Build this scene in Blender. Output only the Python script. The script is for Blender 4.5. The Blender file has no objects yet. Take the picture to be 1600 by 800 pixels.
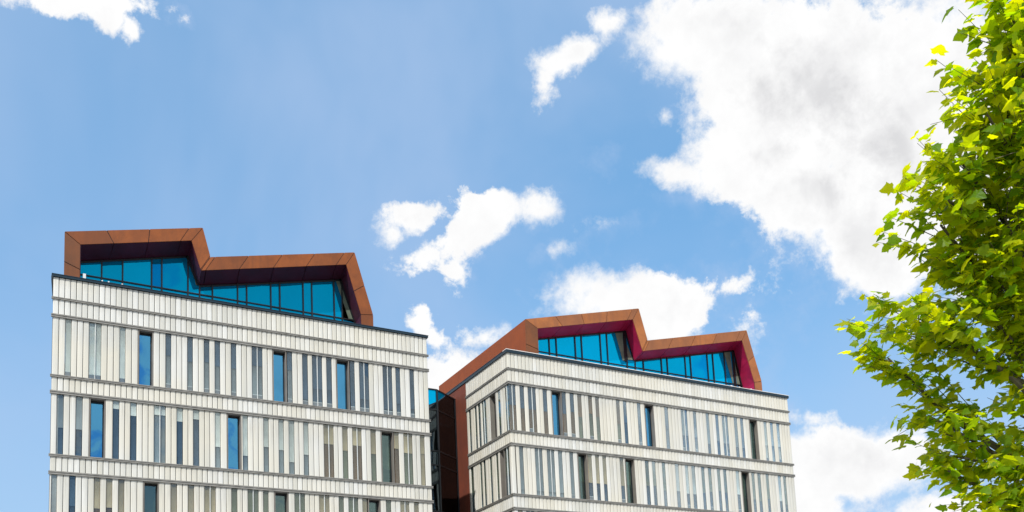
import bpy, bmesh, math, random
from mathutils import Vector, Matrix
import numpy as np
random.seed(7); rng = np.random.default_rng(7)
sc = bpy.context.scene
C = sc.collection

# ------------------------------------------------------------------ camera
EYE = 1.6                                    # eye height above the ground (z = 0)
RX = Vector((0.881335, -0.470532, -0.042999))
UX = Vector((-0.024967, -0.137255, 0.990221))
FX = Vector((0.471832, 0.871643, 0.132715))
FPX, PPX, PPY = 1505.3, 772.9, 929.7
cam = bpy.data.objects.new('camera', bpy.data.cameras.new('camera')); C.objects.link(cam)
m = Matrix((RX, UX, -FX)).transposed().to_4x4(); m.translation = (0, 0, EYE)
cam.matrix_world = m
cam.data.sensor_fit = 'HORIZONTAL'; cam.data.sensor_width = 36.0
cam.data.lens = 36.0 * FPX / 1600.0
cam.data.shift_x = (800 - PPX) / 1600.0
cam.data.shift_y = (PPY - 400) / 1600.0
cam.data.clip_start = 0.1; cam.data.clip_end = 5000
sc.camera = cam

# ------------------------------------------------------------------ light
SUN_DIR = Vector((-0.50, -0.47, 0.73)).normalized()      # towards the sun
sun_el = math.asin(SUN_DIR.z); sun_az = math.atan2(SUN_DIR.x, SUN_DIR.y)
sl = bpy.data.lights.new('sun', 'SUN'); sl.energy = 3.4; sl.angle = math.radians(0.5); sl.color = (1, .96, .9)
so = bpy.data.objects.new('sun', sl); C.objects.link(so)
so.rotation_euler = SUN_DIR.to_track_quat('Z', 'Y').to_euler(); so.location = (0, 0, 60)
sc.view_settings.view_transform = 'Standard'; sc.view_settings.look = 'None'
sc.view_settings.gamma = 1; sc.view_settings.use_curve_mapping = False
sc.view_settings.exposure = 0.55
EXPO = 2 ** 0.55

# ---------------------------------------------------------- node utilities
class NT:
    def __init__(s, tree): s.t = tree; s.n = tree.nodes; s.l = tree.links
    def add(s, typ, **kw):
        n = s.n.new(typ)
        for k, v in kw.items():
            if k.startswith('i_'):
                n.inputs[int(k[2:]) if k[2:].isdigit() else k[2:].replace('_', ' ')].default_value = v
            else: setattr(n, k, v)
        return n
    def put(s, sock, v):
        if hasattr(v, 'links') or hasattr(v, 'is_linked'): s.l.new(v, sock)
        else: sock.default_value = v
    def math(s, op, a, b=0.0, c=0.0, clamp=False):
        n = s.n.new('ShaderNodeMath'); n.operation = op; n.use_clamp = clamp
        s.put(n.inputs[0], a); s.put(n.inputs[1], b)
        if len(n.inputs) > 2: s.put(n.inputs[2], c)
        return n.outputs[0]
    def mix(s, fac, a, b, mode='MIX'):
        n = s.n.new('ShaderNodeMix'); n.data_type = 'RGBA'; n.blend_type = mode
        s.put(n.inputs[0], fac)
        for k, v in ((6, a), (7, b)):
            if isinstance(v, tuple) and len(v) == 3: v = v + (1,)
            s.put(n.inputs[k], v)
        return n.outputs[2]
    def noise(s, vec, scale, detail=4, rough=.5, dist=0.0):
        n = s.add('ShaderNodeTexNoise'); s.put(n.inputs['Vector'], vec)
        n.inputs['Scale'].default_value = scale; n.inputs['Detail'].default_value = detail
        n.inputs['Roughness'].default_value = rough; n.inputs['Distortion'].default_value = dist
        return n.outputs[0]
    def ramp(s, v, a, b, lo=0.0, hi=1.0, smooth=False):
        n = s.add('ShaderNodeMapRange'); n.clamp = True
        if smooth: n.interpolation_type = 'SMOOTHSTEP'
        s.put(n.inputs[0], v); n.inputs[1].default_value = a; n.inputs[2].default_value = b
        n.inputs[3].default_value = lo; n.inputs[4].default_value = hi
        return n.outputs[0]

# --------------------------------------------------------------------- sky
# cumulus banks in the northern sky: centre (x/y, z/y), turn, half sizes, edge weight
CLOUDS = [ (1.30,0.706,-2.9,0.10,0.05,40), (0.081,0.7706,-2.945,0.0594,0.0146,20), (0.103,0.7663,2.857,0.0291,0.0178,22), (0.1254,0.7589,1.939,0.0155,0.0097,13), (0.7631,0.9749,-2.52,0.0414,0.0172,20), (0.7108,0.9157,-2.504,0.068,0.0167,20), (0.6685,0.8842,-2.709,0.0356,0.0176,20), (0.6505,0.8524,1.383,0.0234,0.0117,12), (0.979,1.0205,-2.737,0.1968,0.0796,80), (1.0355,0.9417,-2.893,0.1328,0.0857,75), (1.18,1.0064,-2.66,0.2929,0.1551,150), (1.038,0.8415,-2.8,0.162,0.0701,70), (0.8736,0.7724,-3.004,0.068,0.0201,20), (0.9684,0.7826,-3.018,0.1248,0.0291,28), (1.1349,0.807,-3.011,0.1624,0.0816,72), (1.2648,0.7542,-2.834,0.1473,0.0879,80), (1.4602,1.0047,-2.495,0.4444,0.2762,220), (1.2344,0.6933,-2.905,0.0771,0.0264,25), (0.4513,0.6112,-2.785,0.0402,0.0172,22), (0.4256,0.5867,0.94,0.0144,0.0112,15), (0.6317,0.6622,-2.751,0.0373,0.022,26), (0.5626,0.6448,-2.824,0.0503,0.025,30), (0.5199,0.5994,-2.554,0.0571,0.02,26), (0.4691,0.5656,-2.74,0.0291,0.0124,16), (0.5068,0.5607,1.397,0.0205,0.012,14), (0.5311,0.6522,-2.798,0.0171,0.009,11), (0.7287,0.6677,-2.897,0.0218,0.0063,7), (0.6541,0.6119,-2.764,0.0211,0.0075,9), (0.7708,0.5639,-2.942,0.1457,0.0414,46), (0.719,0.5727,-2.92,0.0746,0.0265,30), (0.8413,0.5559,-2.825,0.0766,0.0453,50), (0.8777,0.5811,-3.05,0.0437,0.0307,30), (0.4576,0.4797,-2.415,0.0164,0.0133,18), (0.4796,0.4616,2.848,0.0219,0.0132,15), (0.5408,0.4712,-2.934,0.0329,0.0146,18), (0.4908,0.423,-2.976,0.0564,0.0198,25), (0.513,0.4407,-2.973,0.0443,0.0144,18), (0.4562,0.3945,-2.966,0.0504,0.0233,30), (1.0973,0.435,-3.007,0.0326,0.0089,9), (1.1565,0.3692,-3.033,0.2236,0.0597,60), (1.2754,0.4041,-3.083,0.1341,0.0338,32), (1.3993,0.3108,-3.068,0.1776,0.0298,28), (1.055,0.2973,-2.99,0.1043,0.0568,60), (0.9524,0.6199,-2.803,0.0196,0.0065,3), (0.9764,0.5544,1.205,0.02,0.012,5), (0.8531,0.8583,-2.485,0.012,0.008,9), (0.9029,0.6029,-2.894,0.0196,0.0085,9) ]
w = bpy.data.worlds.new('World'); sc.world = w; w.use_nodes = True
T = NT(w.node_tree); T.n.clear()
out = T.add('ShaderNodeOutputWorld'); bg = T.add('ShaderNodeBackground'); bg.inputs[1].default_value = 0.15
T.l.new(bg.outputs[0], out.inputs[0])
sky = T.add('ShaderNodeTexSky'); sky.sky_type = 'NISHITA'; sky.sun_disc = False
sky.sun_elevation = sun_el; sky.sun_rotation = sun_az
sky.altitude = 50; sky.air_density = 1.0; sky.dust_density = 1.2; sky.ozone_density = 1.5
tc = T.add('ShaderNodeTexCoord'); D = tc.outputs['Generated']
sep = T.add('ShaderNodeSeparateXYZ'); T.l.new(D, sep.inputs[0])
yc = T.math('MAXIMUM', sep.outputs[1], 0.02)
U = T.math('DIVIDE', sep.outputs[0], yc); V = T.math('DIVIDE', sep.outputs[2], yc)
cmb = T.add('ShaderNodeCombineXYZ'); T.l.new(U, cmb.inputs[0]); T.l.new(V, cmb.inputs[1])
P = cmb.outputs[0]
field = None
for (cu, cv, rot, su, sv, wt) in CLOUDS:
    mp = T.add('ShaderNodeMapping', vector_type='TEXTURE'); T.l.new(P, mp.inputs[0])
    mp.inputs['Location'].default_value = (cu, cv, 0); mp.inputs['Rotation'].default_value = (0, 0, rot)
    mp.inputs['Scale'].default_value = (su, sv, 1)
    ln = T.add('ShaderNodeVectorMath', operation='LENGTH'); T.l.new(mp.outputs[0], ln.inputs[0])
    e = T.math('MULTIPLY_ADD', ln.outputs['Value'], -float(min(wt, 60)), float(min(wt, 60)))
    field = e if field is None else T.math('SMOOTH_MAX', field, e, 6.0)
# the same kind of cloud over the rest of the sky, outside those banks
front = T.math('MULTIPLY', T.ramp(U, -0.15, 0.0), T.ramp(sep.outputs[1], 0.05, .3))
front = T.math('MULTIPLY', front, T.ramp(V, 1.25, 1.05))
go = T.add('ShaderNodeVectorMath', operation='ADD'); T.l.new(D, go.inputs[0]); go.inputs[1].default_value = (1.2, 8.6, 5.5)  # offset picked for the unseen clouds that the tall windows reflect
gen = T.noise(go.outputs[0], 4.2, 3, .5)
gen = T.math('MULTIPLY_ADD', gen, 420.0, -207.0)
gen = T.math('ADD', gen, T.math('MULTIPLY', front, -400.0))
field = T.math('MAXIMUM', T.math('MAXIMUM', field, gen), -60.0)
n1 = T.math('SUBTRACT', T.noise(D, 19.0, 10, .64, .35), .5)
n2 = T.math('SUBTRACT', T.noise(D, 60.0, 6, .66), .5)
f2 = T.math('ADD', field, T.math('MULTIPLY', n1, 54.0))
f2 = T.math('ADD', f2, T.math('MULTIPLY', n2, 44.0))
soft = T.ramp(T.noise(D, 7.0, 2), .35, .65, 9.0, 34.0)
dens = T.math('DIVIDE', T.math('ADD', f2, 8.0), soft, clamp=True)
dens = T.math('POWER', T.ramp(dens, 0, 1, 0, 1, True), 0.9)
# thin veils
veil = T.ramp(T.noise(D, 2.2, 5, .55, .4), .34, .66, 0.0, .55, True)
veil2 = T.math('MULTIPLY', T.ramp(f2, -34.0, 4.0), T.ramp(T.noise(D, 20., 6, .65), .42, .68, 0., .6))
veil = T.math('MAXIMUM', veil, veil2)
# cloud body: bright rims, grey thick middles
core = T.add('ShaderNodeMapping', vector_type='TEXTURE'); T.l.new(P, core.inputs[0])      # the thick heart of the big bank
core.inputs['Location'].default_value = (1.235, .95, 0); core.inputs['Rotation'].default_value = (0, 0, .45); core.inputs['Scale'].default_value = (.26, .19, 1)
cl = T.add('ShaderNodeVectorMath', operation='LENGTH'); T.l.new(core.outputs[0], cl.inputs[0])
heart = T.math('ADD', T.math('MULTIPLY', T.math('SUBTRACT', T.noise(D, 8.0, 6, .6, .5), .5), 2.6), T.math('SUBTRACT', 1.0, cl.outputs['Value']))
thick = T.math('MAXIMUM', T.math('MULTIPLY', T.ramp(f2, 14.0, 50.0), T.ramp(T.noise(D, 9.0, 5, .55), .44, .66, 0, .6, True)), T.math('MULTIPLY', T.ramp(f2, 20., 50.), T.ramp(heart, -.15, .5, 0, 1.0, True)))
fine = T.ramp(T.noise(D, 30.0, 5, .6), .35, .7, 0, .2)
shade = T.math('ADD', T.math('MULTIPLY', thick, .75), fine, clamp=True)
K = 6.667 / EXPO
ccol = T.mix(shade, (1.02 * K, 1.02 * K, 1.02 * K), (.71 * K, .71 * K, .725 * K))
skyc = T.mix(1.0, sky.outputs[0], (.97, 1.12, 1.13), 'MULTIPLY')
skyc = T.mix(.6, skyc, (.175 * K, .43 * K, .76 * K))
hz = T.ramp(sep.outputs[2], .46, .12, 0, .75, True)
skyc = T.mix(hz, skyc, (.44 * K, .62 * K, .86 * K))
col = T.mix(veil, skyc, (.47 * K, .61 * K, .86 * K))
col = T.mix(dens, col, ccol)
T.l.new(col, bg.inputs[0])

# --------------------------------------------------------------- materials
def new_mat(name):
    mt = bpy.data.materials.new(name); mt.use_nodes = True
    t = NT(mt.node_tree); b = t.n['Principled BSDF']
    return mt, t, b
def rnd(t):                                  # one number per object and per loose piece
    oi = t.add('ShaderNodeObjectInfo'); ge = t.add('ShaderNodeNewGeometry')
    return t.math('FRACT', t.math('ADD', oi.outputs['Random'], t.math('MULTIPLY', ge.outputs['Random Per Island'], 7.31)))
def wpos(t):
    g = t.add('ShaderNodeNewGeometry'); return g.outputs['Position']
def stretch(t, sx, sy, sz):
    mp = t.add('ShaderNodeMapping'); t.l.new(wpos(t), mp.inputs[0]); mp.inputs['Scale'].default_value = (sx, sy, sz)
    return mp.outputs[0]
def bump(t, b, h, strength, dist=.01):
    bp = t.add('ShaderNodeBump'); bp.inputs['Strength'].default_value = strength; bp.inputs['Distance'].default_value = dist
    t.l.new(h, bp.inputs['Height']); t.l.new(bp.outputs[0], b.inputs['Normal'])
def plain(name, col, rough=.6, metal=0.0, var=.12, scale=1.5):
    mt, t, b = new_mat(name)
    n = t.noise(wpos(t), scale, 4); k = t.ramp(n, .3, .7, 1 - var, 1 + var)
    g = t.add('ShaderNodeVectorMath', operation='SCALE'); g.inputs[0].default_value = col; t.l.new(k, g.inputs['Scale'])
    t.l.new(g.outputs[0], b.inputs['Base Color']); b.inputs['Roughness'].default_value = rough; b.inputs['Metallic'].default_value = metal
    return mt
M = {}
# white ribbed cladding planks
mt, t, b = new_mat('cladding')
r_ = rnd(t)
c1 = t.mix(r_, (.56, .552, .495), (.70, .70, .665))
low = t.ramp(t.noise(wpos(t), .28, 3), .35, .65, 0, 1, True)
c1 = t.mix(t.math('MULTIPLY', low, .5), c1, (.69, .64, .51))
streak = t.ramp(t.noise(stretch(t, 9, 9, .35), 1.0, 4, .6), .35, .75, 0, .16)
c1 = t.mix(streak, c1, (.33, .33, .29))
gz = t.add('ShaderNodeTexCoord'); sg = t.add('ShaderNodeSeparateXYZ'); t.l.new(gz.outputs['Generated'], sg.inputs[0])
run = t.math('MULTIPLY', t.ramp(sg.outputs[2], .45, 1.0, 0, 1), t.ramp(t.noise(stretch(t, 14, 14, .6), 1.0, 5, .65), .42, .72, 0, .7))
c1 = t.mix(run, c1, (.30, .285, .235))
t.l.new(c1, b.inputs['Base Color']); b.inputs['Roughness'].default_value = .38
bump(t, b, t.noise(stretch(t, 40, 40, .5), 1.0, 2), .25, .004)
M['cladding'] = mt
M['joint'] = plain('joint', (.085, .08, .068), .8)
M['trim'] = plain('trim', (.27, .26, .235), .5, .3, .2, 3)
M['coping'] = plain('coping', (.012, .03, .045), .35, .3)
M['coping_lip'] = plain('coping_lip', (.8, .78, .75), .4)
M['frame'] = plain('frame', (.02, .022, .025), .35, .4)
M['jamb'] = plain('jamb', (.22, .20, .175), .5, .3)
M['slot_mullion'] = plain('slot_mullion', (.62, .64, .62), .4)
M['sill'] = plain('sill', (.25, .25, .26), .6)
M['wall'] = plain('wall', (.42, .41, .38), .8)
M['roofing'] = plain('roofing', (.2, .2, .2), .9)
M['interior'] = plain('interior', (.30, .27, .22), .8)
M['ceiling'] = plain('ceiling', (.55, .5, .42), .8)
M['room_wall'] = plain('room_wall', (.40, .26, .15), .8, 0, .4, .8)
M['post'] = plain('post', (.75, .75, .75), .5)
for nm, c in (('blind_pale', (.66, .65, .59)), ('blind_grey', (.26, .29, .30)), ('blind_tan', (.44, .34, .205)), ('blind_brown', (.19, .115, .055)), ('dim_room_slate', (.055, .095, .14)), ('blind_olive', (.19, .195, .125))):
    mt, t, b = new_mat(nm)
    r_ = rnd(t); f = t.ramp(r_, 0, 1, .8, 1.15)
    tcg = t.add('ShaderNodeTexCoord'); sgz = t.add('ShaderNodeSeparateXYZ'); t.l.new(tcg.outputs['Generated'], sgz.inputs[0])
    st = t.math('MULTIPLY', t.ramp(t.noise(stretch(t, 2, 2, .8), 1.2, 4, .6), .3, .7, .8, 1.15), t.ramp(sgz.outputs[2], 0, 1, 1.3, .72))  # top-dark gradient painted for the sky reflected over dim rooms
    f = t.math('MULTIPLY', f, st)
    g = t.add('ShaderNodeVectorMath', operation='SCALE'); g.inputs[0].default_value = c; t.l.new(f, g.inputs['Scale'])
    t.l.new(g.outputs[0], b.inputs['Base Color']); b.inputs['Roughness'].default_value = .8
    M[nm] = mt
def tilt(t, gl, amt=.05, wave=.03):          # panes never sit quite true: each leans and ripples a little
    ge = t.add('ShaderNodeNewGeometry'); oi = t.add('ShaderNodeObjectInfo')
    wn = t.add('ShaderNodeTexWhiteNoise', noise_dimensions='1D'); t.l.new(oi.outputs['Random'], wn.inputs['W'])
    nz = t.add('ShaderNodeTexNoise'); t.l.new(ge.outputs['Position'], nz.inputs['Vector']); nz.inputs['Scale'].default_value = .8; nz.inputs['Detail'].default_value = 1
    v = ge.outputs['Normal']
    for src, k in ((wn.outputs['Color'], amt), (nz.outputs['Color'], wave)):
        a = t.add('ShaderNodeVectorMath', operation='SUBTRACT'); t.l.new(src, a.inputs[0]); a.inputs[1].default_value = (.5, .5, .5)
        b2 = t.add('ShaderNodeVectorMath', operation='SCALE'); t.l.new(a.outputs[0], b2.inputs[0]); b2.inputs['Scale'].default_value = k
        c2 = t.add('ShaderNodeVectorMath', operation='ADD'); t.l.new(v, c2.inputs[0]); t.l.new(b2.outputs[0], c2.inputs[1]); v = c2.outputs[0]
    nn = t.add('ShaderNodeVectorMath', operation='NORMALIZE'); t.l.new(v, nn.inputs[0]); t.l.new(nn.outputs[0], gl.inputs['Normal'])
def glass(name, tint, refl, fac, rough=.01, wavy=.15):
    mt, t, b = new_mat(name); t.n.remove(b)
    o = t.n['Material Output']
    tr = t.add('ShaderNodeBsdfTransparent'); tr.inputs[0].default_value = tint + (1,)
    gl = t.add('ShaderNodeBsdfGlossy'); gl.inputs[0].default_value = refl + (1,); gl.inputs['Roughness'].default_value = rough
    lw = t.add('ShaderNodeLayerWeight'); lw.inputs[0].default_value = .35
    f = t.math('MULTIPLY_ADD', lw.outputs['Fresnel'], .45, fac, clamp=True)
    tilt(t, gl, .06, .05)
    mx = t.add('ShaderNodeMixShader'); t.l.new(f, mx.inputs[0]); t.l.new(tr.outputs[0], mx.inputs[1]); t.l.new(gl.outputs[0], mx.inputs[2])
    t.l.new(mx.outputs[0], o.inputs[0])
    return mt
M['slot_glass'] = glass('slot_glass', (.94, .97, .97), (.75, .85, .92), .03)
M['window_glass'] = glass('window_glass', (.35, .5, .58), (.14, .52, .86), .50)
M['room_glass'] = glass('room_glass', (.75, .80, .76), (.6, .85, .85), .10)
M['dark_glass'] = glass('dark_glass', (.14, .20, .22), (.30, .38, .43), .20, .01, .3)
def blue_glass(name, dif, gl_c, fac):
    mt, t, b = new_mat(name)
    r_ = rnd(t); k = t.ramp(r_, 0, 1, .78, 1.18)
    g = t.add('ShaderNodeVectorMath', operation='SCALE'); g.inputs[0].default_value = dif; t.l.new(k, g.inputs['Scale'])
    t.l.new(g.outputs[0], b.inputs['Base Color']); b.inputs['Roughness'].default_value = .6; b.inputs['Specular IOR Level'].default_value = .05
    gl = t.add('ShaderNodeBsdfGlossy'); gl.inputs[0].default_value = gl_c + (1,); gl.inputs['Roughness'].default_value = .03; tilt(t, gl)
    mx = t.add('ShaderNodeMixShader'); mx.inputs[0].default_value = fac
    t.l.new(b.outputs[0], mx.inputs[1]); t.l.new(gl.outputs[0], mx.inputs[2])
    t.l.new(mx.outputs[0], t.n['Material Output'].inputs[0])
    return mt
M['blue_glass'] = blue_glass('blue_glass', (.0, .17, .35), (.0, .36, .64), .5)
M['bright_blue_glass'] = blue_glass('bright_blue_glass', (.0, .30, .60), (.0, .55, .95), .5)
M['olive_reflection'] = plain('olive_reflection', (.13, .16, .12), .25, 0, .25, 2)
def copper(name, ca, cb, cc):
    mt, t, b = new_mat(name)
    r_ = rnd(t)
    n = t.noise(wpos(t), .9, 6, .6, .3); n2 = t.noise(wpos(t), 6, 5, .65)
    c = t.mix(t.ramp(n, .35, .65, 0, 1, True), ca, cb)
    c = t.mix(t.ramp(t.noise(stretch(t, 3, 3, .5), 1.0, 5, .65), .45, .75, 0, .6), c, cc)
    c = t.mix(t.math('MULTIPLY', t.ramp(r_, .55, .95), .55), c, cc)
    c = t.mix(t.ramp(n2, .5, .8, 0, .35), c, cc)
    t.l.new(c, b.inputs['Base Color']); b.inputs['Roughness'].default_value = .6; b.inputs['Specular IOR Level'].default_value = .2
    bump(t, b, n2, .15, .01)
    return mt
M['copper'] = copper('copper', (.28, .085, .026), (.21, .066, .024), (.14, .052, .026))
M['copper_pale'] = copper('copper_pale', (.40, .145, .05), (.31, .112, .042), (.21, .09, .05))
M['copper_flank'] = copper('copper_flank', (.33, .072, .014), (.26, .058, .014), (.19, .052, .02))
M['copper_shaded'] = copper('copper_shaded', (.20, .072, .03), (.155, .062, .03), (.12, .055, .032))
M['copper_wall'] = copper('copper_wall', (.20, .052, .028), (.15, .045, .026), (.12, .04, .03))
M['plum'] = plain('plum', (.055, .007, .024), .5, 0, .3, .8)
M['magenta'] = plain('magenta', (.38, .008, .06), .5, 0, .25, .8)

# ---------------------------------------------------------- object helpers
def link(o, parent=None):
    C.objects.link(o)
    if parent: o.parent = parent
    return o
def thing(name, label, cat, loc, group=None):
    o = bpy.data.objects.new(name, None); o.empty_display_size = .5; C.objects.link(o); o.location = loc
    o['label'] = label; o['category'] = cat
    if group: o['group'] = group
    return o
class MB:
    """collects shapes given in camera-height coordinates (z = 0 at eye level)"""
    def __init__(s): s.v = []; s.f = []
    def poly(s, pts):
        k = len(s.v); s.v += [tuple(p) for p in pts]; s.f.append(tuple(range(k, k + len(pts))))
    def box(s, x0, x1, y0, y1, z0, z1):
        k = len(s.v)
        s.v += [(x0,y0,z0),(x1,y0,z0),(x1,y1,z0),(x0,y1,z0),(x0,y0,z1),(x1,y0,z1),(x1,y1,z1),(x0,y1,z1)]
        s.f += [tuple(k+i for i in q) for q in ((0,3,2,1),(4,5,6,7),(0,1,5,4),(1,2,6,5),(2,3,7,6),(3,0,4,7))]
    def slab(s, pts, off):
        """flat polygon given thickness by the vector off"""
        k = len(s.v); n = len(pts)
        s.v += [tuple(p) for p in pts] + [tuple(Vector(p) + Vector(off)) for p in pts]
        s.f.append(tuple(range(k, k+n))[::-1]); s.f.append(tuple(range(k+n, k+2*n)))
        for i in range(n):
            j = (i+1) % n; s.f.append((k+i, k+j, k+n+j, k+n+i))
    def build(s, name, mat, parent=None, kind=None):
        L = parent.location if parent else Vector((0,0,0))
        if parent and parent.parent: L = parent.parent.location + parent.location
        me = bpy.data.meshes.new(name)
        me.from_pydata([(x-L.x, y-L.y, z+EYE-L.z) for x,y,z in s.v], [], s.f)
        bm = bmesh.new(); bm.from_mesh(me); bmesh.ops.recalc_face_normals(bm, faces=bm.faces); bm.to_mesh(me); bm.free()
        me.materials.append(M[mat] if isinstance(mat, str) else mat)
        o = bpy.data.objects.new(name, me); link(o, parent)
        if kind: o['kind'] = kind
        return o

# shared plank: slightly bowed front, unit width and height
def plank_mesh():
    xs = (-.5, -.40, 0, .40, .5); ys = (.014, .003, 0, .003, .014)
    v = []; f = []
    for x, y in zip(xs, ys): v += [(x, y, -.5), (x, y, .5)]
    v += [(.5, .05, -.5), (.5, .05, .5), (-.5, .05, -.5), (-.5, .05, .5)]
    for i in range(6): a = 2*i; f.append((a, a+2, a+3, a+1))
    f.append((12, 0, 1, 13)); f.append((0, 12, 10, 8, 6, 4, 2)); f.append((1, 3, 5, 7, 9, 11, 13))
    me = bpy.data.meshes.new('plank'); me.from_pydata(v, [], f); me.materials.append(M['cladding']); return me
PLANK = plank_mesh()
PV = [tuple(v.co) for v in PLANK.vertices]; PF = [tuple(p.vertices) for p in PLANK.polygons]
GAP = .026

class Face:
    """one elevation: s runs along it, d goes into the building"""
    def __init__(s, x0, y0, side): s.x0, s.y0, s.side = x0, y0, side
    def p(s, a, d, z): return (s.x0 + d, s.y0 + a, z) if s.side else (s.x0 + a, s.y0 + d, z)
    def box(s, mb, a0, a1, d0, d1, z0, z1):
        (xa, ya, _), (xb, yb, _) = s.p(a0, d0, 0), s.p(a1, d1, 0)
        mb.box(min(xa,xb), max(xa,xb), min(ya,yb), max(ya,yb), z0, z1)
    def plank(s, name, parent, a0, a1, z0, z1, stuff=None):
        a = (a0+a1)/2; wd = a1-a0-GAP; hh = z1-z0-.012; j = rng.normal(0, .0016)
        x, y, z = s.p(a, j, (z0+z1)/2)
        if stuff is not None:
            k = len(stuff.v)
            for (px, py, pz) in PV:
                q = (x + py, y - px*wd, z + pz*hh) if s.side else (x + px*wd, y + py, z + pz*hh)
                stuff.v.append(q)
            stuff.f += [tuple(k+i for i in fc) for fc in PF]
            return
        o = bpy.data.objects.new(name, PLANK); link(o, parent)
        o.location = Vector((x, y, z + EYE)) - parent.location
        o.scale = (wd, 1, hh)
        if s.side: o.rotation_euler = (0, 0, -math.pi/2)

H0, H1, H2, S1, H3, S2, H4, S3, H5, S4, H6 = 20.853, 19.73, 18.909, 16.113, 15.362, 12.492, 11.705, 8.87, 8.08, 5.25, 4.45
GROUND = -EYE

def parse(s):
    o = []
    for tkn in s.split():
        wn = tkn[0] == 'W'; a, b_ = map(float, tkn.strip('W').split(',')); o.append((a, b_, wn))
    return o
A1 = parse('2.2,3.2 6.3,8.4 11.7,12.7 W15,17.8 20.1,21.1 24.2,25.2 27.4,28.4 29.5,30.5 32.7,33.7 36.9,39 W41.1,44.0 44.2,45.2 47.4,48.5 49.5,51.6 52.6,53.7 W54.7,57.6 57.8,58.8 59.9,62 65.3,67.4 68.3,69.3 71.6,72.6')
A2 = parse('1,2.1 4.2,5.3 W6.5,9.3 10.6,11.7 13.7,14.8 18,20.1 22.2,23.3 25.3,26.4 29.5,30.5 W31.8,34.6 34.9,35.9 39.1,40.1 42.2,43.2 44.3,45.4 47.4,48.4 51.7,53.8 55.8,56.9 58,60 62.1,63.2 W64.4,67.3 67.5,68.5 69.7,71.7 73.6,74.6')
A3 = parse('0.3,1.2 3.3,4.3 7.5,8.5 9.6,10.6 11.7,12.7 W16.1,18.9 21.1,22.2 24.3,25.4 27.4,29.5 32.6,33.7 35.8,37.9 38.9,39.9 W41.1,44 45.3,47.4 50.5,52.6 54.7,55.7 56.8,58.9 59.9,60.9 W61.1,63.9 65.2,66.3 68.5,70.5 71.7,72.7')
B1 = parse('0.1,1.9 3.1,4.2 5.3,7.4 9.4,10.5 W11.7,14.6 14.8,15.8 17,18.1 19.2,20.3 22.3,23.4 24.4,25.4 30.6,31.6 32.7,33.7 37,38 W39.2,42.1 45.6,46.7 50.9,52.9 54.9,55.9 59.2,60.2 62.4,63.4 64.6,66.6 68.8,69.9 71,72 W74.1,77 79.4,80.4 81.7,82.7 84.1,85.1')
B2 = parse('2.2,3.2 6.4,8.4 9.7,11.7 12.8,13.9 16,17 W18.2,21 21.2,22.3 23.4,24.4 25.5,26.5 30.6,31.7 W32.1,35 38.3,39.4 40.5,41.5 43.6,44.6 47.8,48.9 51,52 53.1,54.2 56.3,57.3 58.6,59.6 61.6,62.6 63.7,64.7 68,69.1 W69.8,72.6 73.5,74.5 75.6,76.7 78.6,79.6 83,84 84.9,85.9')
BS1 = parse('0.2,1.9 4.3,5.4 W6.5,9.4 11.6,13.7 14.6,15.8 16.6,17.6 19.8,20.8')
BS2 = parse('1.1,3.3 W3.5,5.6 6.6,7.6 9.8,10.8 13.1,14.1 15,16 19.6,21')
def random_row(n, seed):
    r = random.Random(seed); o = []; a = r.uniform(.8, 2.5)
    while a < n - 4:
        k = r.random()
        if k < .12: o.append((a, a+2.8, True)); a += 2.8
        elif k < .32: o.append((a, a+2.05, False)); a += 2.05
        else: o.append((a, a+1.05, False)); a += 1.05
        a += r.choice((1.05, 1.05, 2.1, 2.1, 3.1, 4.2))
    return o

def blind_for(row, frac, r):
    """(share of the height hidden by the blind, its colour, what shows under it)"""
    if row == 'A1':
        if frac < .19: return (.93, 'blind_pale', 'blind_grey')
        if frac < .6: return (r.uniform(.35, .55), 'dim_room_slate', 'blind_grey')
        return (r.uniform(.55, .95), 'dim_room_slate', 'dim_room_slate')
    if row == 'A2':
        if frac < .08: return (.55, 'blind_grey', 'dim_room_slate')
        if frac < .36: return (r.uniform(.12, .28), 'blind_pale', 'blind_grey' if r.random() < .5 else 'dim_room_slate')
        if frac < .64: return (r.uniform(.5, .8), 'blind_pale', 'blind_grey')
        return (r.uniform(.3, .55), 'blind_tan', r.choice(('blind_olive', 'blind_tan', 'blind_brown')))
    if row == 'A3':
        if frac < .05: return (.5, 'dim_room_slate', 'dim_room_slate')
        return (r.uniform(.45, .62), r.choice(('blind_tan', 'blind_tan', 'blind_olive')), 'blind_brown')
    if row == 'B1':
        if frac < .2: return (r.uniform(.35, .5), 'dim_room_slate', 'blind_brown')
        if frac < .35: return (r.uniform(.4, .6), 'blind_brown', 'blind_olive')
        if frac < .55: return (.5, 'dim_room_slate', 'dim_room_slate')
        if frac < .86: return (r.uniform(.6, .75), 'blind_grey', 'dim_room_slate')
        return (.6, 'blind_pale', 'blind_pale')
    if row == 'B2':
        if frac < .2: return (.9, 'blind_grey', 'blind_grey')
        if frac < .4: return (.62, 'blind_tan', 'dim_room_slate')
        return (r.uniform(.5, .7), r.choice(('blind_olive', 'blind_pale')), 'dim_room_slate')
    if row == 'S': return (r.uniform(.2, .9), 'blind_olive', 'blind_grey')
    return (r.uniform(.3, .8), r.choice(('blind_pale', 'blind_grey', 'blind_tan')), 'dim_room_slate')

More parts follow.
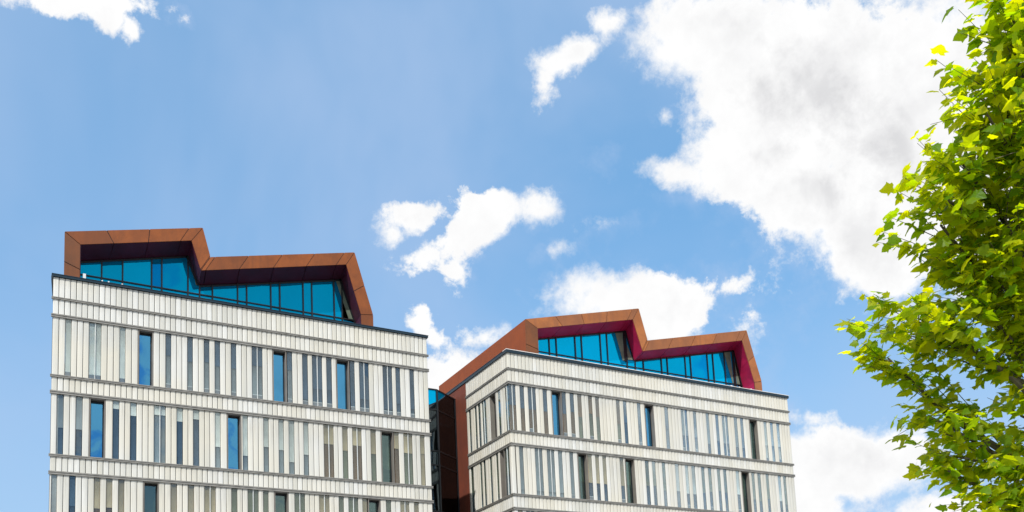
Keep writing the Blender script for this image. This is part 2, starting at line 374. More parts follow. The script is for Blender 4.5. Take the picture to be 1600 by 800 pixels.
def window_row(fc, parent, row, n, wmod, length, zb, zt, ops, individual=True, seed=1):
    r = random.Random(seed); stuff = MB() if not individual else None
    back = MB(); cur = 0.0
    marks = [(a*wmod, b_*wmod, wn) for a, b_, wn in ops] + [(length, length, None)]
    for a, b_, wn in marks:
        gap = a - cur
        if gap > .06:
            k = max(1, round(gap / wmod)); ww = gap / k
            for i in range(k): fc.plank('cladding_plank', parent, cur+i*ww, cur+(i+1)*ww, zb, zt, stuff)
            fc.box(back, cur+.004, a-.004, .052, .30, zb-.05, zt+.05)
        cur = b_
        if wn is None: break
        if wn:                                # deep-set opening window
            fr = MB()
            fc.box(fr, a+.002, a+.045, .0, .40, zb-.03, zt+.03); fc.box(fr, b_-.045, b_-.002, .0, .40, zb-.03, zt+.03)
            fc.box(fr, a+.046, b_-.046, .0, .40, zt-.05, zt+.03); fc.box(fr, a+.046, b_-.046, .02, .40, zb-.03, zb+.02)
            wo = fr.build('window', 'jamb', parent)
            fm = MB(); t_ = .05
            fc.box(fm, a+.047, a+.047+t_, .27, .33, zb+.021, zt-.051); fc.box(fm, b_-.047-t_, b_-.047, .27, .33, zb+.021, zt-.051)
            fc.box(fm, a+.047+t_, b_-.047-t_, .27, .33, zt-.13, zt-.051); fc.box(fm, a+.047+t_, b_-.047-t_, .27, .33, zb+.021, zb+.07)
            fm.build('frame', 'frame', wo)
            g = MB(); fc.box(g, a+.098, b_-.098, .298, .306, zb+.071, zt-.131); g.build('pane', 'room_glass' if row in ('A3', 'B2', 'S') or (row == 'A2' and a > 12) or (row == 'B1' and a > 15) else 'window_glass', wo)
            if row in ('A3', 'B2', 'S') or (row == 'A2' and a > 12):
                g = MB(); fc.box(g, a+.05, b_-.05, .42, .43, zb + (zt-zb)*r.uniform(.3, .5), zt); g.build('blind', 'blind_olive', wo)
            continue
        k = 2 if (b_ - a) > 1.6*wmod else 1
        fb, ca, cb = blind_for(row, a/length, r)
        z_m = zt - (zt-zb)*fb
        ww = (b_-a)/k
        for i in range(k):
            p0, p1 = a+i*ww+.012, a+(i+1)*ww-.012
            g = MB(); fc.box(g, p0, p1, .03, .036, zb, zt); pane = g.build('slot_pane', 'slot_glass', parent)
            g = MB(); fc.box(g, p0-.008, p1+.008, .058, .064, z_m, zt); g.build('blind', ca, pane)  # upper sheet; slate ones stand in for sky reflected over dark rooms
            g = MB(); fc.box(g, p0-.008, p1+.008, .085, .091, zb, z_m+.02); g.build('screen', cb, pane)  # opaque sheet standing in for the room below the blind
            if row == 'A1' or (row[0] == 'B' and r.random() < .3):
                g = MB(); fc.box(g, p0, p1, .04, .056, zb, zb+.2); g.build('sill', 'sill', pane)
                g = MB(); fc.box(g, p0, p1, .039, .056, zb+.203, zb+.235); g.build('sill_rail', 'slot_mullion', pane)
        if k == 2:
            g = MB(); fc.box(g, a+ww-.014, a+ww+.014, .0, .06, zb, zt); g.build('mullion', 'slot_mullion', parent)
    back.build('backing', 'joint', parent)
    if stuff and stuff.v: stuff.build('lower_planks', 'cladding', parent, 'stuff')

def band(fc, parent, length, n, zb, zt, limit, stuff):
    wmod = length / n
    for i in range(n):
        if limit[0] > 0: fc.plank('band_plank', parent, i*wmod, (i+1)*wmod, zb, zt); limit[0] -= 1
        else: fc.plank('band_plank', parent, i*wmod, (i+1)*wmod, zb, zt, stuff)
    g = MB(); fc.box(g, .02, length-.02, .052, .30, zb-.04, zt+.04); g.build('backing', 'joint', parent)

def rail(fc, parent, length, z, hh, e0=0.0, e1=.05, y1=.05):
    g = MB()
    fc.box(g, -e0, length+e1, -.055, y1, z+hh*.25, z+hh); fc.box(g, -e0+.012, length+e1-.012, -.03, y1, z-hh*.3, z+hh*.25)
    fc.box(g, -e0, length+e1, -.05, y1, z-hh, z-hh*.3)
    return g.build('trim_rail', 'trim', parent)

def facade(fc, parent, length, n, rows, individual3, limit, e0, e1, pre):
    wmod = length / n; stuff = MB()
    band(fc, parent, length, n, H1+.05, H0-.14, limit, stuff)
    band(fc, parent, length, n, H2+.075, H1-.05, limit, stuff)
    band(fc, parent, length, n, H3+.075, S1-.055, limit, stuff)
    band(fc, parent, length, n, H4+.075, S2-.055, limit, stuff)
    band(fc, parent, length, n, H5+.075, S3-.055, limit, stuff)
    band(fc, parent, length, n, H6+.075, S4-.055, limit, stuff)
    stuff.build('band_planks', 'cladding', parent, 'stuff')
    for z, hh in ((H1, .05), (H2, .075), (S1, .055), (H3, .075), (S2, .055), (H4, .075), (S3, .055), (H5, .075), (S4, .055), (H6, .075)):
        rail(fc, parent, length, z, hh, e0, e1)
    for k, (zt, zb) in enumerate(((H2-.075, S1+.055), (H3-.075, S2+.055), (H4-.075, S3+.055), (H5-.075, S4+.055))):
        nm, ops, ind = rows[k]
        window_row(fc, parent, nm, n, wmod, length, zb, zt, ops, ind, seed=11*k+pre)
    # street floor: tall shop glazing between piers
    g = MB(); q = MB(); nb = max(2, int(length/2.4)); bw = length/nb
    for i in range(nb):
        fc.box(g, i*bw, i*bw+.5, 0, .4, GROUND, H6-.08); fc.box(q, i*bw+.5, (i+1)*bw, .25, .27, GROUND+.3, H6-.08)
        fc.box(g, i*bw+.5, (i+1)*bw, .1, .4, GROUND, GROUND+.3)
    g.build('street_piers', 'wall', parent); q.build('street_glazing', 'dark_glass', parent)

def shell(parent, x0, x1, y1, inner_d=.31):
    """slabs, rooms, roof, rear and flank walls behind the street elevations"""
    xi = x0 + inner_d
    for zt, zb in ((H1, H2-.01), (S1-.02, H3-.01), (S2-.02, H4-.01), (S3-.02, H5-.01), (S4-.02, H6-.01)):
        g = MB(); g.box(xi, x1-.31, 45.31, y1-.3, zb, zt); g.build('floor_slab', 'ceiling', parent)
    for zt, zb in ((H2, S1), (H3, S2), (H4, S3), (H5, S4), (H6, GROUND)):
        g = MB(); g.box(xi+3.6, x1-.32, 49.6, 49.75, zb-.02, zt-.01); g.build('room_wall', 'room_wall', parent)
    g = MB(); g.box(x1-.30, x1, 45.32, y1, GROUND, H0-.14); g.build('flank_wall', 'wall', parent)
    g = MB(); g.box(x0+inner_d, x1-.3, y1-.3, y1, GROUND, H0-.14); g.build('rear_wall', 'wall', parent)
    g = MB(); g.box(x0+inner_d, x1-.3, 45.3, y1-.3, H0-.5, H0-.35); g.build('flat_roof', 'roofing', parent)

def coping(parent, x0, x1, y1, th, left_len, skew=0.0):
    g = MB(); g.box(x0-.06, x1+.06, 44.93, 45.33, H0-th, H0-.03); g.build('coping', 'coping', parent)
    g = MB(); g.box(x0-.075, x1+.075, 44.915, 45.34, H0-.03, H0); g.build('coping_lip', 'coping_lip' if th > .15 else 'coping', parent)
    g = MB(); g.slab([(x0-.06, 45.33, H0-th), (x0+.33, 45.33, H0-th), (x0+.33+skew, 45+left_len, H0-th), (x0-.06+skew, 45+left_len, H0-th)], (0, 0, th-.03)); g.build('coping', 'coping', parent)
    g = MB(); g.slab([(x0-.075, 45.34, H0-.03), (x0+.34, 45.34, H0-.03), (x0+.34+skew, 45+left_len, H0-.03), (x0-.075+skew, 45+left_len, H0-.03)], (0, 0, .03)); g.build('coping_lip', 'coping', parent)
    g = MB(); g.box(x1-.3, x1+.06, 45.33, y1+.06, H0-th, H0); g.build('coping', 'coping', parent)

# ------------------------------------------------------- roof pavilions
def interp(poly, x):
    for (xa, za), (xb, zb) in zip(poly, poly[1:]):
        if xa <= x <= xb: return za + (zb-za)*(x-xa)/max(1e-6, xb-xa)
    return poly[0][1] if x < poly[0][0] else poly[-1][1]
def pavilion(parent, OUT, INN, GL, joints, mull, fas, flank, soff, gmat, olive, zbot, YB, transom=22.15, skew=0.0):
    YF, YG = 46.2, 47.4
    # fascia: quads between outer and inner outline, cut at the joints
    for seg, cuts in enumerate(joints):
        (xa, za), (xb, zb) = OUT[seg], OUT[seg+1]; (ia, ja), (ib, jb) = INN[seg], INN[seg+1]
        ts = [0.0] + cuts + [1.0]
        for u0, u1 in zip(ts, ts[1:]):
            def L(p, q, t_): return (p[0]+(q[0]-p[0])*t_, YF, p[1]+(q[1]-p[1])*t_)
            quad = [Vector(L(OUT[seg], OUT[seg+1], u0)), Vector(L(OUT[seg], OUT[seg+1], u1)), Vector(L(INN[seg], INN[seg+1], u1)), Vector(L(INN[seg], INN[seg+1], u0))]
            c = sum(quad, Vector())/4
            d01 = (quad[1]-quad[0]).normalized()*.018; quad = [v_ + Vector((0, rng.normal(0, .004), 0)) for v_ in quad]
            quad = [quad[0]+d01, quad[1]-d01, quad[2]-d01, quad[3]+d01]
            g = MB(); g.slab(quad, (0, .05, 0)); g.build('fascia_panel', 'copper_shaded' if seg == 0 else fas, parent)  # left leg's turn away from the sun put into a darker copper
    g = MB()
    for seg in range(len(OUT)-1):
        e = .02
        q = [(OUT[seg][0], YF+.03, OUT[seg][1]-e), (OUT[seg+1][0], YF+.03, OUT[seg+1][1]-e), (INN[seg+1][0], YF+.03, INN[seg+1][1]+e), (INN[seg][0], YF+.03, INN[seg][1]+e)]
        if seg in (0,): q = [(OUT[0][0]+e, YF+.03, OUT[0][1]), (OUT[1][0]+e, YF+.03, OUT[1][1]-e), (INN[1][0]-e, YF+.03, INN[1][1]+e), (INN[0][0]-e, YF+.03, INN[0][1])]
        g.slab(q, (0, .04, 0))
    g.build('fascia_backing', 'frame', parent)
    # soffit / reveal linings from the fascia back to the glazing
    for seg in range(len(INN)-1):
      for u0, u1 in zip([0.0] + joints[seg], joints[seg] + [1.0]):
        def mixp(p, q, u_): return (p[0]+(q[0]-p[0])*u_, p[1]+(q[1]-p[1])*u_)
        e_ = .004 if len(joints[seg]) else 0
        a, b_ = mixp(INN[seg], INN[seg+1], u0 + (e_ if u0 else 0)), mixp(INN[seg], INN[seg+1], u1)
        c, d = mixp(GL[seg], GL[seg+1], u0 + (e_ if u0 else 0)), mixp(GL[seg], GL[seg+1], u1)
        g = MB(); g.slab([(a[0], YF+.052, a[1]), (b_[0], YF+.052, b_[1]), (d[0], YG+.1, d[1]), (c[0], YG+.1, c[1])], (0, 0, .04) if seg in (1, 3) else (.04, 0, 0))
        g.build('soffit', soff, parent)
    # roof and flank sheets, extruded back
    names = ['flank_panel', 'roof_panel', 'roof_step_panel', 'roof_panel', 'flank_panel', 'flank_panel']
    for seg in range(len(OUT)-1):
        (xa, za), (xb, zb) = OUT[seg], OUT[seg+1]
        nrm = Vector((zb-za, 0, -(xb-xa))).normalized()*.06
        ny = 1
        cuts = [YF+.053, YB]
        for y0, y1 in zip(cuts, cuts[1:]):
            sa = skew if seg <= 1 and OUT[seg][0] < OUT[0][0]+.1 else 0; sb = skew if seg == 0 else 0
            g = MB(); g.slab([(xa, y0, za), (xb, y0, zb), (xb+sb, y1-.01, zb), (xa+sa, y1-.01, za)], nrm); g.build(names[seg], flank if seg == 0 else 'copper', parent)
    g = MB(); g.slab([(OUT[i][0]+(skew if i < 2 else 0), YB-.05, OUT[i][1]-.08) for i in range(len(OUT))], (0, .04, 0)); g.build('rear_gable', 'copper', parent)
    # glazing
    top = [(x, z) for x, z in GL]
    xl, xr = GL[0][0], GL[-1][0]
    edges = [xl] + mull + [xr]
    for k, (a, b_) in enumerate(zip(edges, edges[1:])):
        xs_ = [a+.02] + [x for x, z in GL if a+.02 < x < b_-.02] + [b_-.02]
        pts = [(x, interp(top, x)) for x in xs_]
        for (p, q) in (((transom+.03), None), (None, transom-.03)):
            if p is not None:
                up = [(x, z-.01) for x, z in pts if z > p+.02]
                if len(up) < 2: continue
                poly = [(up[0][0], p)] + [(x, z) for x, z in up] + [(up[-1][0], p)]
            else:
                poly = [(xs_[0], zbot), *[(x, min(q, z)) for x, z in pts], (xs_[-1], zbot)]
            j = rng.normal(0, .004)
            g = MB(); g.slab([(x, YG+j, z) for x, z in poly], (0, .02, 0)); g.build('glass_pane', gmat, parent)
    for x in mull:
        z = interp(top, x); g = MB(); g.box(x-.035, x+.035, YG-.06, YG+.08, zbot, z); g.build('mullion', 'frame', parent)
    g = MB(); g.box(xl, xr, YG-.05, YG-.01, transom-.03, transom+.03); g.build('transom', 'frame', parent)
    for seg in (1, 2, 3, 4):                  # dark head bead along the top of the glazing
        a, b_ = GL[seg], GL[seg+1]
        if seg in (1, 3): q = [(a[0], YG-.03, a[1]), (b_[0], YG-.03, b_[1]), (b_[0], YG-.03, b_[1]-.09), (a[0], YG-.03, a[1]-.09)]
        else: q = [(a[0], YG-.03, a[1]), (b_[0], YG-.03, b_[1]), (b_[0]-.12, YG-.03, b_[1]), (a[0]-.12, YG-.03, a[1]-.05)]
        g = MB(); g.slab(q, (0, .02, 0)); g.build('head_bead', 'frame', parent)
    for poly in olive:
        g = MB(); g.slab([(x, YG-.025, z) for x, z in poly], (0, .01, 0)); g.build('cheek_reflection', 'olive_reflection', parent)  # reflection of the slanted cheek, painted as olive pieces on the glazing

# --------------------------------------------------------------- ground
mt, t, b = new_mat('paving')
br = t.add('ShaderNodeTexBrick'); t.l.new(wpos(t), br.inputs['Vector']); br.inputs['Scale'].default_value = 1.6
br.inputs['Color1'].default_value = (.26, .25, .235, 1); br.inputs['Color2'].default_value = (.22, .215, .2, 1); br.inputs['Mortar'].default_value = (.1, .1, .1, 1)
br.inputs['Mortar Size'].default_value = .012
t.l.new(t.mix(t.ramp(t.noise(wpos(t), .4, 5), .3, .7, 0, .4), br.outputs['Color'], (.15, .145, .135)), b.inputs['Base Color']); b.inputs['Roughness'].default_value = .85
M['paving'] = mt
g = MB(); g.poly([(-2500, -2500, GROUND), (2500, -2500, GROUND), (2500, 2500, GROUND), (-2500, 2500, GROUND)])
g.build('ground', 'paving', None, 'structure')

# ------------------------------------------------------------ building A
XA0, XA1, XB0, XB1 = 2.59, 20.884, 25.80, 47.176
YBK = 58.3
SKEW = 1.15                                  # the left flank of the left block runs off square
bA = thing('office_building', 'white plank-clad office block on the left, its copper roof pavilion lined in dark plum', 'building', ((XA0+XA1)/2, 51, 0), 'white plank-clad office blocks with copper roof pavilions')
fA = Face(XA0, 45.0, False)
facade(fA, bA, XA1-XA0, 76, [('A1', A1, True), ('A2', A2, True), ('A3', A3, True), ('L', random_row(76, 5), False)], True, [300], .06, .06, 3)
shell(bA, XA0, XA1, YBK, .31+SKEW)
g = MB(); g.slab([(XA0, 45.055, GROUND), (XA0+.3, 45.055, GROUND), (XA0+.3+SKEW, YBK, GROUND), (XA0+SKEW, YBK, GROUND)], (0, 0, H0-.14-GROUND)); g.build('flank_wall', 'wall', bA)
coping(bA, XA0, XA1, YBK, .13, YBK-45, SKEW)
OA = [(3.10, 20.5), (3.10, 23.58), (9.38, 25.13), (9.75, 23.66), (17.35, 25.46), (18.32, 22.09), (18.32, 20.5)]
IA = [(3.77, 20.5), (3.77, 23.08), (8.84, 24.35), (9.29, 22.87), (16.87, 24.68), (17.64, 22.0), (17.66, 20.5)]
GA = [(3.62, 20.5), (3.62, 22.74), (8.90, 24.10), (9.43, 22.62), (16.99, 24.38), (17.78, 22.0), (17.80, 20.5)]
pavilion(bA, OA, IA, GA, [[.52], [.29, .60, .895], [.96], [.03, .25, .48, .71, .925], [.53], []],
         [4.84, 5.79, 7.14, 7.62, 8.88, 9.45, 10.09, 11.36, 11.83, 13.09, 13.57, 14.83, 15.31, 16.55, 17.0],
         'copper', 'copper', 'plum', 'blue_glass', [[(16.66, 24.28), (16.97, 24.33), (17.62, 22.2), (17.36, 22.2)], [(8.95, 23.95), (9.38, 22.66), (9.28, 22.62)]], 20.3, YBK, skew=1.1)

# ------------------------------------------------------------ building B
bB = thing('office_building', 'white plank-clad office block on the right, its copper roof pavilion lined in magenta', 'building', ((XB0+XB1)/2, 51, 0), 'white plank-clad office blocks with copper roof pavilions')
fB = Face(XB0, 45.0, False); fS = Face(XB0, 45.0, True)
lim = [300]
facade(fB, bB, XB1-XB0, 89, [('B1', B1, True), ('B2', B2, True), ('L', random_row(89, 8), False), ('L', random_row(89, 9), False)], False, lim, 0, .06, 5)
SL = 5.25
facade(fS, bB, SL, 22, [('S', BS1, True), ('S', BS2, True), ('L', random_row(22, 8), False), ('L', random_row(22, 9), False)], False, lim, .055, 0, 6)
shell(bB, XB0, XB1, YBK)
coping(bB, XB0, XB1, YBK, .20, YBK-45)
for y0, y1 in ((45+SL+.01, 51.70), (51.715, 55.0), (55.015, YBK)):
    for z0, z1 in ((GROUND, 3.9), (3.92, 12.0), (12.02, H0-.205)):
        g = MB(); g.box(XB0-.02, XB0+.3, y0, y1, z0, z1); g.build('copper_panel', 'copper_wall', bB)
OB = [(27.79, 20.5), (27.86, 23.46), (36.22, 25.57), (36.76, 23.54), (45.19, 25.58), (46.18, 22.12), (46.19, 20.5)]
IB = [(28.64, 20.5), (28.66, 23.02), (35.71, 24.76), (36.32, 22.78), (44.72, 24.79), (45.55, 21.98), (45.55, 20.5)]
GB = [(28.5, 20.5), (28.5, 22.74), (36.02, 24.53), (36.53, 22.61), (45.07, 24.59), (45.62, 21.9), (45.66, 20.5)]
pavilion(bB, OB, IB, GB, [[.48], [.25, .475, .71, .94], [.96], [.02, .245, .47, .69, .935], [.50], []],
         [30.16, 30.67, 32.05, 32.53, 33.95, 34.46, 35.93, 36.57, 37.22, 38.69, 39.17, 40.67, 41.13, 42.59, 43.09, 44.09],
         'copper_pale', 'copper_flank', 'magenta', 'bright_blue_glass',
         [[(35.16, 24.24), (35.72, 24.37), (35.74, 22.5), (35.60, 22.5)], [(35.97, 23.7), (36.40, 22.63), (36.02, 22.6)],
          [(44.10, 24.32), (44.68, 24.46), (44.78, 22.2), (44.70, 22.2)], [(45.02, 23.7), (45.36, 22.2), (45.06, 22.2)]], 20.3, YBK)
# darker frames beside the painted cheek reflections
for (xa, xb, za, zb) in ((35.74, 35.95, 22.45, 24.4), (44.80, 45.0, 21.9, 24.45)):
    g = MB(); g.box(xa, xb, 47.36, 47.374, za, zb); g.build('corner_post', 'frame', bB)
# little roof anchors standing behind the parapets
for par, xs_ in ((bA, (3.95, 4.72, 5.0, 5.6)), (bB, (43.2, 43.9, 44.9))):
    for i, x in enumerate(xs_):
        y = 45.9 - .0*i; s_ = .06 if i in (0,) else .03
        g = MB(); g.box(x-s_, x+s_, y, y+.1, H0-.4, H0+(.68 if i == 0 and par is bA else .50)); g.build('roof_anchor', 'post', par)

# -------------------------------------------------------- glazed link
lk = thing('glazed_link', 'dark glazed link folded back between the two white office blocks', 'building', (23.3, 53, 0))
P0 = (XA1+.004, 50.53); P1 = (23.98, 50.53); P2 = (XB0-.03, 51.70); ZT = 20.09
def lpt(a, b_, t_, z, off=0.0): return (a[0]+(b_[0]-a[0])*t_, a[1]+(b_[1]-a[1])*t_+off, z)
levels = [ZT, 18.83, 16.28, 15.42, 12.6, 11.75, 8.9, 8.0, 4.4, 0.9, GROUND]
def wall_pane(a, b_, t0, t1, z0, z1, mat):
    g = MB(); g.slab([lpt(a, b_, t0, z0), lpt(a, b_, t1, z0), lpt(a, b_, t1, z1), lpt(a, b_, t0, z1)], (0, .02, 0)); return g.build('glass_pane', mat, lk)
for zt, zb in list(zip(levels, levels[1:]))[1:]:
    wall_pane(P0, P1, .01, .49, zb+.03, zt-.03, 'dark_glass'); wall_pane(P0, P1, .5, .985, zb+.03, zt-.03, 'dark_glass'); wall_pane(P1, P2, .02, .98, zb+.03, zt-.03, 'dark_glass')
# top tier: sky's blue painted into panes above an added slanting strip, dark ones below
g = MB(); g.slab([(21.0, 50.53, 17.9+.0), (23.93, 50.53, 19.33), (23.93, 50.53, ZT-.04), (21.0, 50.53, ZT-.04)], (0, .02, 0)); g.build('glass_pane', 'bright_blue_glass', lk)
g = MB(); g.slab([(22.75, 50.53, 18.86), (23.93, 50.53, 18.86), (23.93, 50.53, 19.27), (23.1, 50.53, 18.87)], (0, .02, 0)); g.build('glass_pane', 'dark_glass', lk)
q1, q2 = lpt(P1, P2, .03, 19.38), lpt(P1, P2, .36, 19.85)
g = MB(); g.slab([q1, q2, lpt(P1, P2, .46, ZT-.05), lpt(P1, P2, .03, ZT-.04)], (0, .02, 0)); g.build('glass_pane', 'bright_blue_glass', lk)
g = MB(); g.slab([lpt(P1, P2, .03, 18.86), lpt(P1, P2, .98, 18.86), lpt(P1, P2, .98, ZT-.04), lpt(P1, P2, .48, ZT-.06), lpt(P1, P2, .36, 19.79), lpt(P1, P2, .03, 19.32)], (0, .02, 0)); g.build('glass_pane', 'dark_glass', lk)
for zt in levels:
    for a, b_ in ((P0, P1), (P1, P2)):
        g = MB(); g.slab([lpt(a, b_, 0, zt-.05, -.05), lpt(a, b_, 1, zt-.05, -.05), lpt(a, b_, 1, zt+.03, -.05), lpt(a, b_, 0, zt+.03, -.05)], (0, .09, 0)); g.build('transom', 'frame', lk)
for a, b_, t_ in ((P0, P1, .005), (P0, P1, .495), (P1, P2, 0), (P1, P2, .985)):
    x, y, _ = lpt(a, b_, t_, 0); g = MB(); g.box(x-.05, x+.05, y-.07, y+.06, GROUND, ZT+.01); g.build('mullion', 'frame', lk)
g = MB(); g.slab([lpt(P1, P2, .36, 19.82, -.01), lpt(P1, P2, .03, 19.35, -.01), lpt(P1, P2, .03, 19.28, -.01), lpt(P1, P2, .36, 19.75, -.01)], (0, .01, 0)); g.build('sky_edge_strip', 'frame', lk)  # dark strips added along the edge of the painted sky
g = MB(); g.slab([(21.0, 50.52, 17.9), (23.93, 50.52, 19.33), (23.93, 50.52, 19.25), (21.0, 50.52, 17.82)], (0, .01, 0)); g.build('sky_edge_strip', 'frame', lk)
for z in (16.0, 12.3, 8.5, 4.2):
    g = MB(); g.slab([(XA1+.05, 50.75, z), (23.9, 50.75, z), (XB0-.1, 51.9, z), (XB0-.1, 57, z), (XA1+.05, 57, z)], (0, 0, -.45)); g.build('floor_slab', 'wall', lk)
g = MB(); g.slab([(XA1+.02, 51.2, 18.6), (XB0-.1, 52.3, 18.6), (XB0-.1, 57.2, 18.6), (XA1+.02, 57.2, 18.6)], (0, 0, -.2)); g.build('flat_roof', 'roofing', lk)
g = MB(); g.box(XA1+.02, XB0-.05, 57.2, 57.4, GROUND, 18.6); g.build('rear_wall', 'interior', lk)
for x in (22.2, 23.2, 24.0):
    g = MB(); g.box(x-.12, x+.12, 52.0, 52.3, GROUND, 18.4); g.build('column', 'wall', lk)

# ------------------------------------------------------------------ tree
def at(px, py, dist):
    d = FX*FPX + RX*(px-PPX) - UX*(py-PPY); return d.normalized()*dist
mt, t, b = new_mat('leaf')
r_ = rnd(t)
dc = t.mix(t.math('POWER', r_, 1.4), (.06, .15, .003), (.40, .42, .003)); tcx = t.mix(r_, (.40, .66, .002), (1.0, .97, .002))
ge = t.add('ShaderNodeNewGeometry')
t.n.remove(b)
df = t.add('ShaderNodeBsdfPrincipled'); t.l.new(dc, df.inputs['Base Color']); df.inputs['Roughness'].default_value = .5; df.inputs['Specular IOR Level'].default_value = .35
tl = t.add('ShaderNodeBsdfTranslucent'); t.l.new(tcx, tl.inputs[0])
mx = t.add('ShaderNodeMixShader'); mx.inputs[0].default_value = .62
t.l.new(df.outputs[0], mx.inputs[1]); t.l.new(tl.outputs[0], mx.inputs[2]); t.l.new(mx.outputs[0], t.n['Material Output'].inputs[0])
M['leaf'] = mt
M['bark'] = plain('bark', (.14, .12, .09), .9, 0, .35, 6)
M['twig'] = plain('twig', (.10, .09, .045), .8)

def leaf_shape(seed):
    r = random.Random(seed)
    half = [(.02, 0), (.18, -.09), (.42, .02), (.37, .19), (.58, .44), (.38, .47), (.31, .60), (.17, .80), (0, 1.0)]
    cup = r.uniform(-.35, .15); droop = r.uniform(.1, .45)
    def z(x, y): return cup*abs(x)*.9 - droop*(y-.2)**2*(1 if y > .2 else .2) + r.uniform(-.03, .03)
    v = [(0, .3, z(0, .3)+.02), (0, 0, 0)]
    right = [(x*r.uniform(.88, 1.1), y*r.uniform(.93, 1.05)) for x, y in half[1:-1]]
    left = [(-x*r.uniform(.88, 1.1), y*r.uniform(.93, 1.05)) for x, y in half[1:-1]]
    tip = (r.uniform(-.05, .05), 1.0)
    ring = [(0, 0)] + right + [tip] + left[::-1]
    v = [(0, .3, z(0, .3)+.03)] + [(x, y, z(x, y)) for x, y in ring]
    n = len(ring); f = [(0, i+1, (i+1) % n + 1) for i in range(n)]
    # petiole
    k = len(v); v += [(-.012, 0, 0), (.012, 0, 0), (0, -.35, .05)]; f.append((k, k+1, k+2))
    return np.array(v), f
SHAPES = [leaf_shape(i) for i in range(6)]
LMESH = []
for v, f in SHAPES:
    me = bpy.data.meshes.new('leaf'); me.from_pydata([tuple(p) for p in v], [], f); me.materials.append(M['leaf']); LMESH.append(me)

base = at(1840, 1000, 15.0); base.z = GROUND
tree = thing('plane_tree', 'leafy sunlit maple-leaved tree with yellow-green crown at the right edge', 'tree', (base.x, base.y, 0))
# boughs: picture bearing, distance, half width across, half height, share of leaves
LOBES = [(1580, 25, 13.0, .62, .42, .9), (1540, 100, 12.8, .55, .40, .8), (1540, 175, 12.6, .65, .40, .9), (1505, 258, 12.5, .85, .30, 1.0),
 (1462, 300, 12.3, .52, .28, .6), (1470, 352, 12.3, .72, .32, 1.0), (1480, 415, 12.6, .50, .35, .9), (1412, 490, 12.2, .84, .24, 1.1), (1388, 560, 12.3, .52, .24, .9),
 (1480, 515, 12.4, .6, .34, .8), (1462, 655, 12.5, .72, .22, .9), (1505, 715, 12.6, .60, .28, .7), (1545, 785, 12.7, .55, .42, .9), (1480, 735, 12.5, .40, .22, .4),
 (1595, 110, 13.2, .65, .8, 1.2), (1590, 240, 13.0, .8, .8, 2.0), (1570, 340, 12.8, .8, .7, 1.8), (1560, 440, 12.8, .9, .6, 1.8), (1570, 540, 12.9, .7, .5, 1.1), (1595, 650, 13.1, .65, .5, .7), (1600, 740, 13.1, .55, .55, .7), (1620, 820, 13.3, .8, .6, 1.2),
 (1700, 0, 13.8, 1.2, 1.2, 2.0), (1720, 220, 14.0, 1.4, 1.2, 2.4), (1720, 420, 14.2, 1.5, 1.3, 2.4), (1720, 620, 14.2, 1.4, 1.2, 1.4), (1720, 800, 14.2, 1.3, 1.0, 1.6), (1620, -60, 13.6, .8, .7, .8), (1720, -160, 14.8, 1.3, 1.1, 1.2),
 (1880, 100, 15.5, 2.0, 1.8, 2.0), (1900, 400, 15.8, 2.0, 2.0, 2.0), (1880, 700, 15.6, 1.9, 1.6, 1.6), (2060, 250, 16.5, 1.8, 2.2, 1.4), (2040, 600, 16.5, 1.7, 1.6, 1.2)]
class Tube:
    def __init__(s): s.mb = MB()
    def seg(s, pts, rads, n=6):
        k0 = len(s.mb.v)
        for i, (p, r) in enumerate(zip(pts, rads)):
            a = pts[min(i+1, len(pts)-1)] - pts[max(i-1, 0)]; a.normalize()
            e1 = a.orthogonal().normalized(); e2 = a.cross(e1)
            for k in range(n):
                th = 2*math.pi*k/n; q = p + (e1*math.cos(th) + e2*math.sin(th))*r; s.mb.v.append((q.x, q.y, q.z))
        for i in range(len(pts)-1):
            for k in range(n):
                a = k0+i*n; s.mb.f.append((a+k, a+(k+1) % n, a+n+(k+1) % n, a+n+k))
tr = Tube()
tpts = [base + Vector((0, 0, -.1)), base + Vector((.1, 0, 1.5)), base + Vector((-.1, .1, 3.5)), base + Vector((0, -.1, 6)), base + Vector((.15, 0, 8.5)), base + Vector((0, 0, 11.5))]
tr.seg(tpts, [.34, .28, .25, .2, .14, .05], 12)
tr.mb.build('trunk', 'bark', tree)
def trunk_at(z):
    for a, b_ in zip(tpts, tpts[1:]):
        if a.z <= z <= b_.z: return a.lerp(b_, (z-a.z)/(b_.z-a.z))
    return tpts[-1].copy() if z > tpts[-1].z else tpts[1].copy()
limbs = Tube(); twigs = Tube()
LP, LR, LS = [], [], []       # leaf positions, frames, sizes
rr = random.Random(42)
def gauss3(s_): return Vector((rr.gauss(0, s_), rr.gauss(0, s_), rr.gauss(0, s_)))
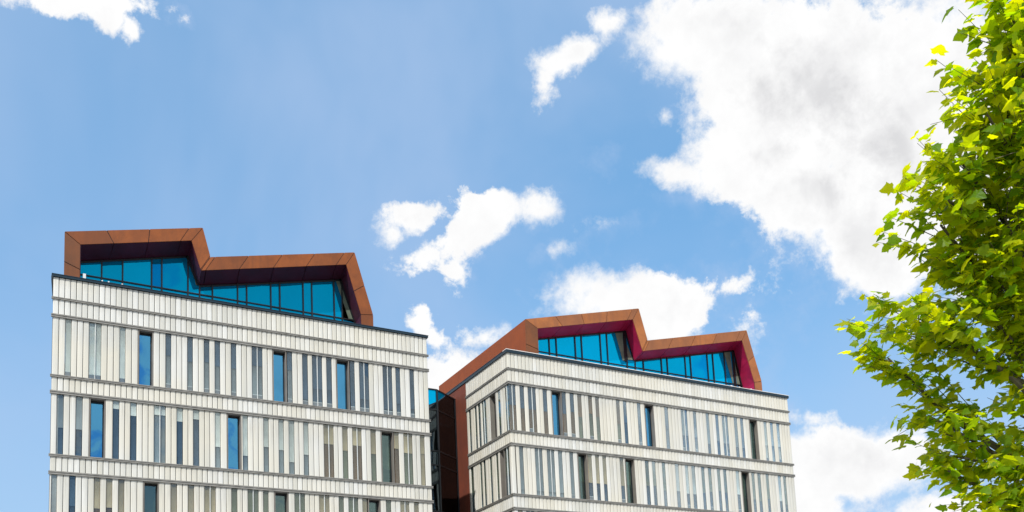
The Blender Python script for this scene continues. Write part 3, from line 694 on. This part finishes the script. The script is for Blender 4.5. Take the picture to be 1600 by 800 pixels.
for (px, py, dist, ra, rv, share) in LOBES:
    c = at(px, py, dist)
    horiz = (c - trunk_at(c.z)); horiz.z = 0
    t0 = trunk_at(max(base.z+3.2, c.z - .45*horiz.length - .6))
    mid = t0.lerp(c, .5) + gauss3(.15) + Vector((0, 0, .15))
    pts = [t0, t0.lerp(mid, .5) + gauss3(.06), mid, mid.lerp(c, .5) + gauss3(.06) + Vector((0, 0, .05)), c]
    limbs.seg(pts, [.085, .07, .05, .03, .012], 6)
    outward = horiz.normalized()
    ntw = int(13.5*share*(1 + .8*ra*rv))
    for k in range(ntw):
        st = pts[3].lerp(c, rr.random()) if rr.random() < .75 else pts[2].lerp(pts[3], rr.random())
        dirv = gauss3(1).normalized(); dirv = (dirv + outward*.45 + Vector((0, 0, .1))).normalized()
        side = RX*(dirv.dot(RX))*ra + UX*(dirv.dot(UX))*rv + FX*(dirv.dot(FX))*ra
        end = c + side*rr.uniform(.65, 1.02)
        ctrl = st.lerp(end, .55) + Vector((0, 0, rr.uniform(.0, .10))) + gauss3(.03)
        n = 6; tw = []
        for i in range(n+1):
            u_ = i/n; tw.append(st*(1-u_)**2 + ctrl*2*u_*(1-u_) + end*u_*u_)
        twigs.seg(tw[::2], [.008, .006, .004, .0025], 3)
        L_ = (end-st).length
        nl = max(4, int(L_*14))
        for i in range(nl):
            u_ = .15 + .85*(i+rr.random())/nl if i < nl-1 else 1.0
            pnt = st*(1-u_)**2 + ctrl*2*u_*(1-u_) + end*u_*u_ + gauss3(.035)
            tan = (end-ctrl).normalized()
            lat = tan.cross(Vector((0, 0, 1)))
            if lat.length < .1: lat = Vector((1, 0, 0))
            lat.normalize()
            sgn = 1 if i % 2 else -1
            y_ = (tan*rr.uniform(.2, .9) + lat*sgn*rr.uniform(.3, 1.0) + Vector((0, 0, rr.uniform(-.75, .1)))).normalized()
            nn = (Vector((0, 0, 1)) + gauss3(.55) + outward*.25)
            nn = (nn - y_*nn.dot(y_)).normalized()
            xx = y_.cross(nn)
            LP.append(pnt); LR.append((xx, y_, nn)); LS.append(rr.choice((rr.uniform(.07, .12), rr.uniform(.11, .17), rr.uniform(.12, .20))))
P_ = np.array([tuple(p) for p in LP]); R_ = np.array([[tuple(a) for a in fr] for fr in LR]); S_ = np.array(LS)
d_ = np.linalg.norm(P_, axis=1)
zc = P_ @ np.array(FX); sx = PPX + FPX*(P_ @ np.array(RX))/zc; sy = PPY - FPX*(P_ @ np.array(UX))/zc
inframe = (sx > 1290) & (sx < 1600) & (sy > 0) & (sy < 800)
score = np.where(inframe, S_/d_, -1)
order = np.argsort(-score)
# the leaves that show largest, thinned so that they spread over the crown, are parts of their own
near = d_ - 12.2
score = np.where(inframe, S_/d_ - near*.004, -1); order = np.argsort(-score)
solo = set(order[:300].tolist())
for i in solo:
    o = bpy.data.objects.new('leaf', LMESH[i % 6]); link(o, tree)
    xx, y_, nn = LR[i]; s_ = LS[i]
    mw = Matrix((xx*s_, y_*s_, nn*s_)).transposed().to_4x4(); mw.translation = LP[i] + Vector((0, 0, EYE)) - tree.location
    o.matrix_basis = mw
vs, fs = [], []; off = 0
rest = np.array([i for i in range(len(LP)) if i not in solo])
for k in range(6):
    idx = rest[rest % 6 == k]; v, f = SHAPES[k]; f = np.array(f)
    W = np.einsum('vi,nij->nvj', v, R_[idx])*S_[idx][:, None, None] + P_[idx][:, None, :]
    W[:, :, 2] += EYE; W -= np.array(tuple(tree.location))
    vs.append(W.reshape(-1, 3)); n = len(idx)
    fs.append((f[None]+ (np.arange(n)*len(v))[:, None, None] + off).reshape(-1, 3)); off += n*len(v)
vs = np.concatenate(vs); fs = np.concatenate(fs)
me = bpy.data.meshes.new('crown'); me.vertices.add(len(vs)); me.vertices.foreach_set('co', vs.ravel())
me.loops.add(fs.size); me.loops.foreach_set('vertex_index', fs.ravel().astype(np.int32))
me.polygons.add(len(fs)); me.polygons.foreach_set('loop_start', (np.arange(len(fs))*3).astype(np.int32))
me.update(calc_edges=True); me.validate()
me.materials.append(M['leaf'])
o = bpy.data.objects.new('crown', me); link(o, tree); o['kind'] = 'stuff'
limbs.mb.build('limbs', 'bark', tree); twigs.mb.build('twigs', 'twig', tree, 'stuff')
print('leaves', len(LP), 'tris', len(fs))
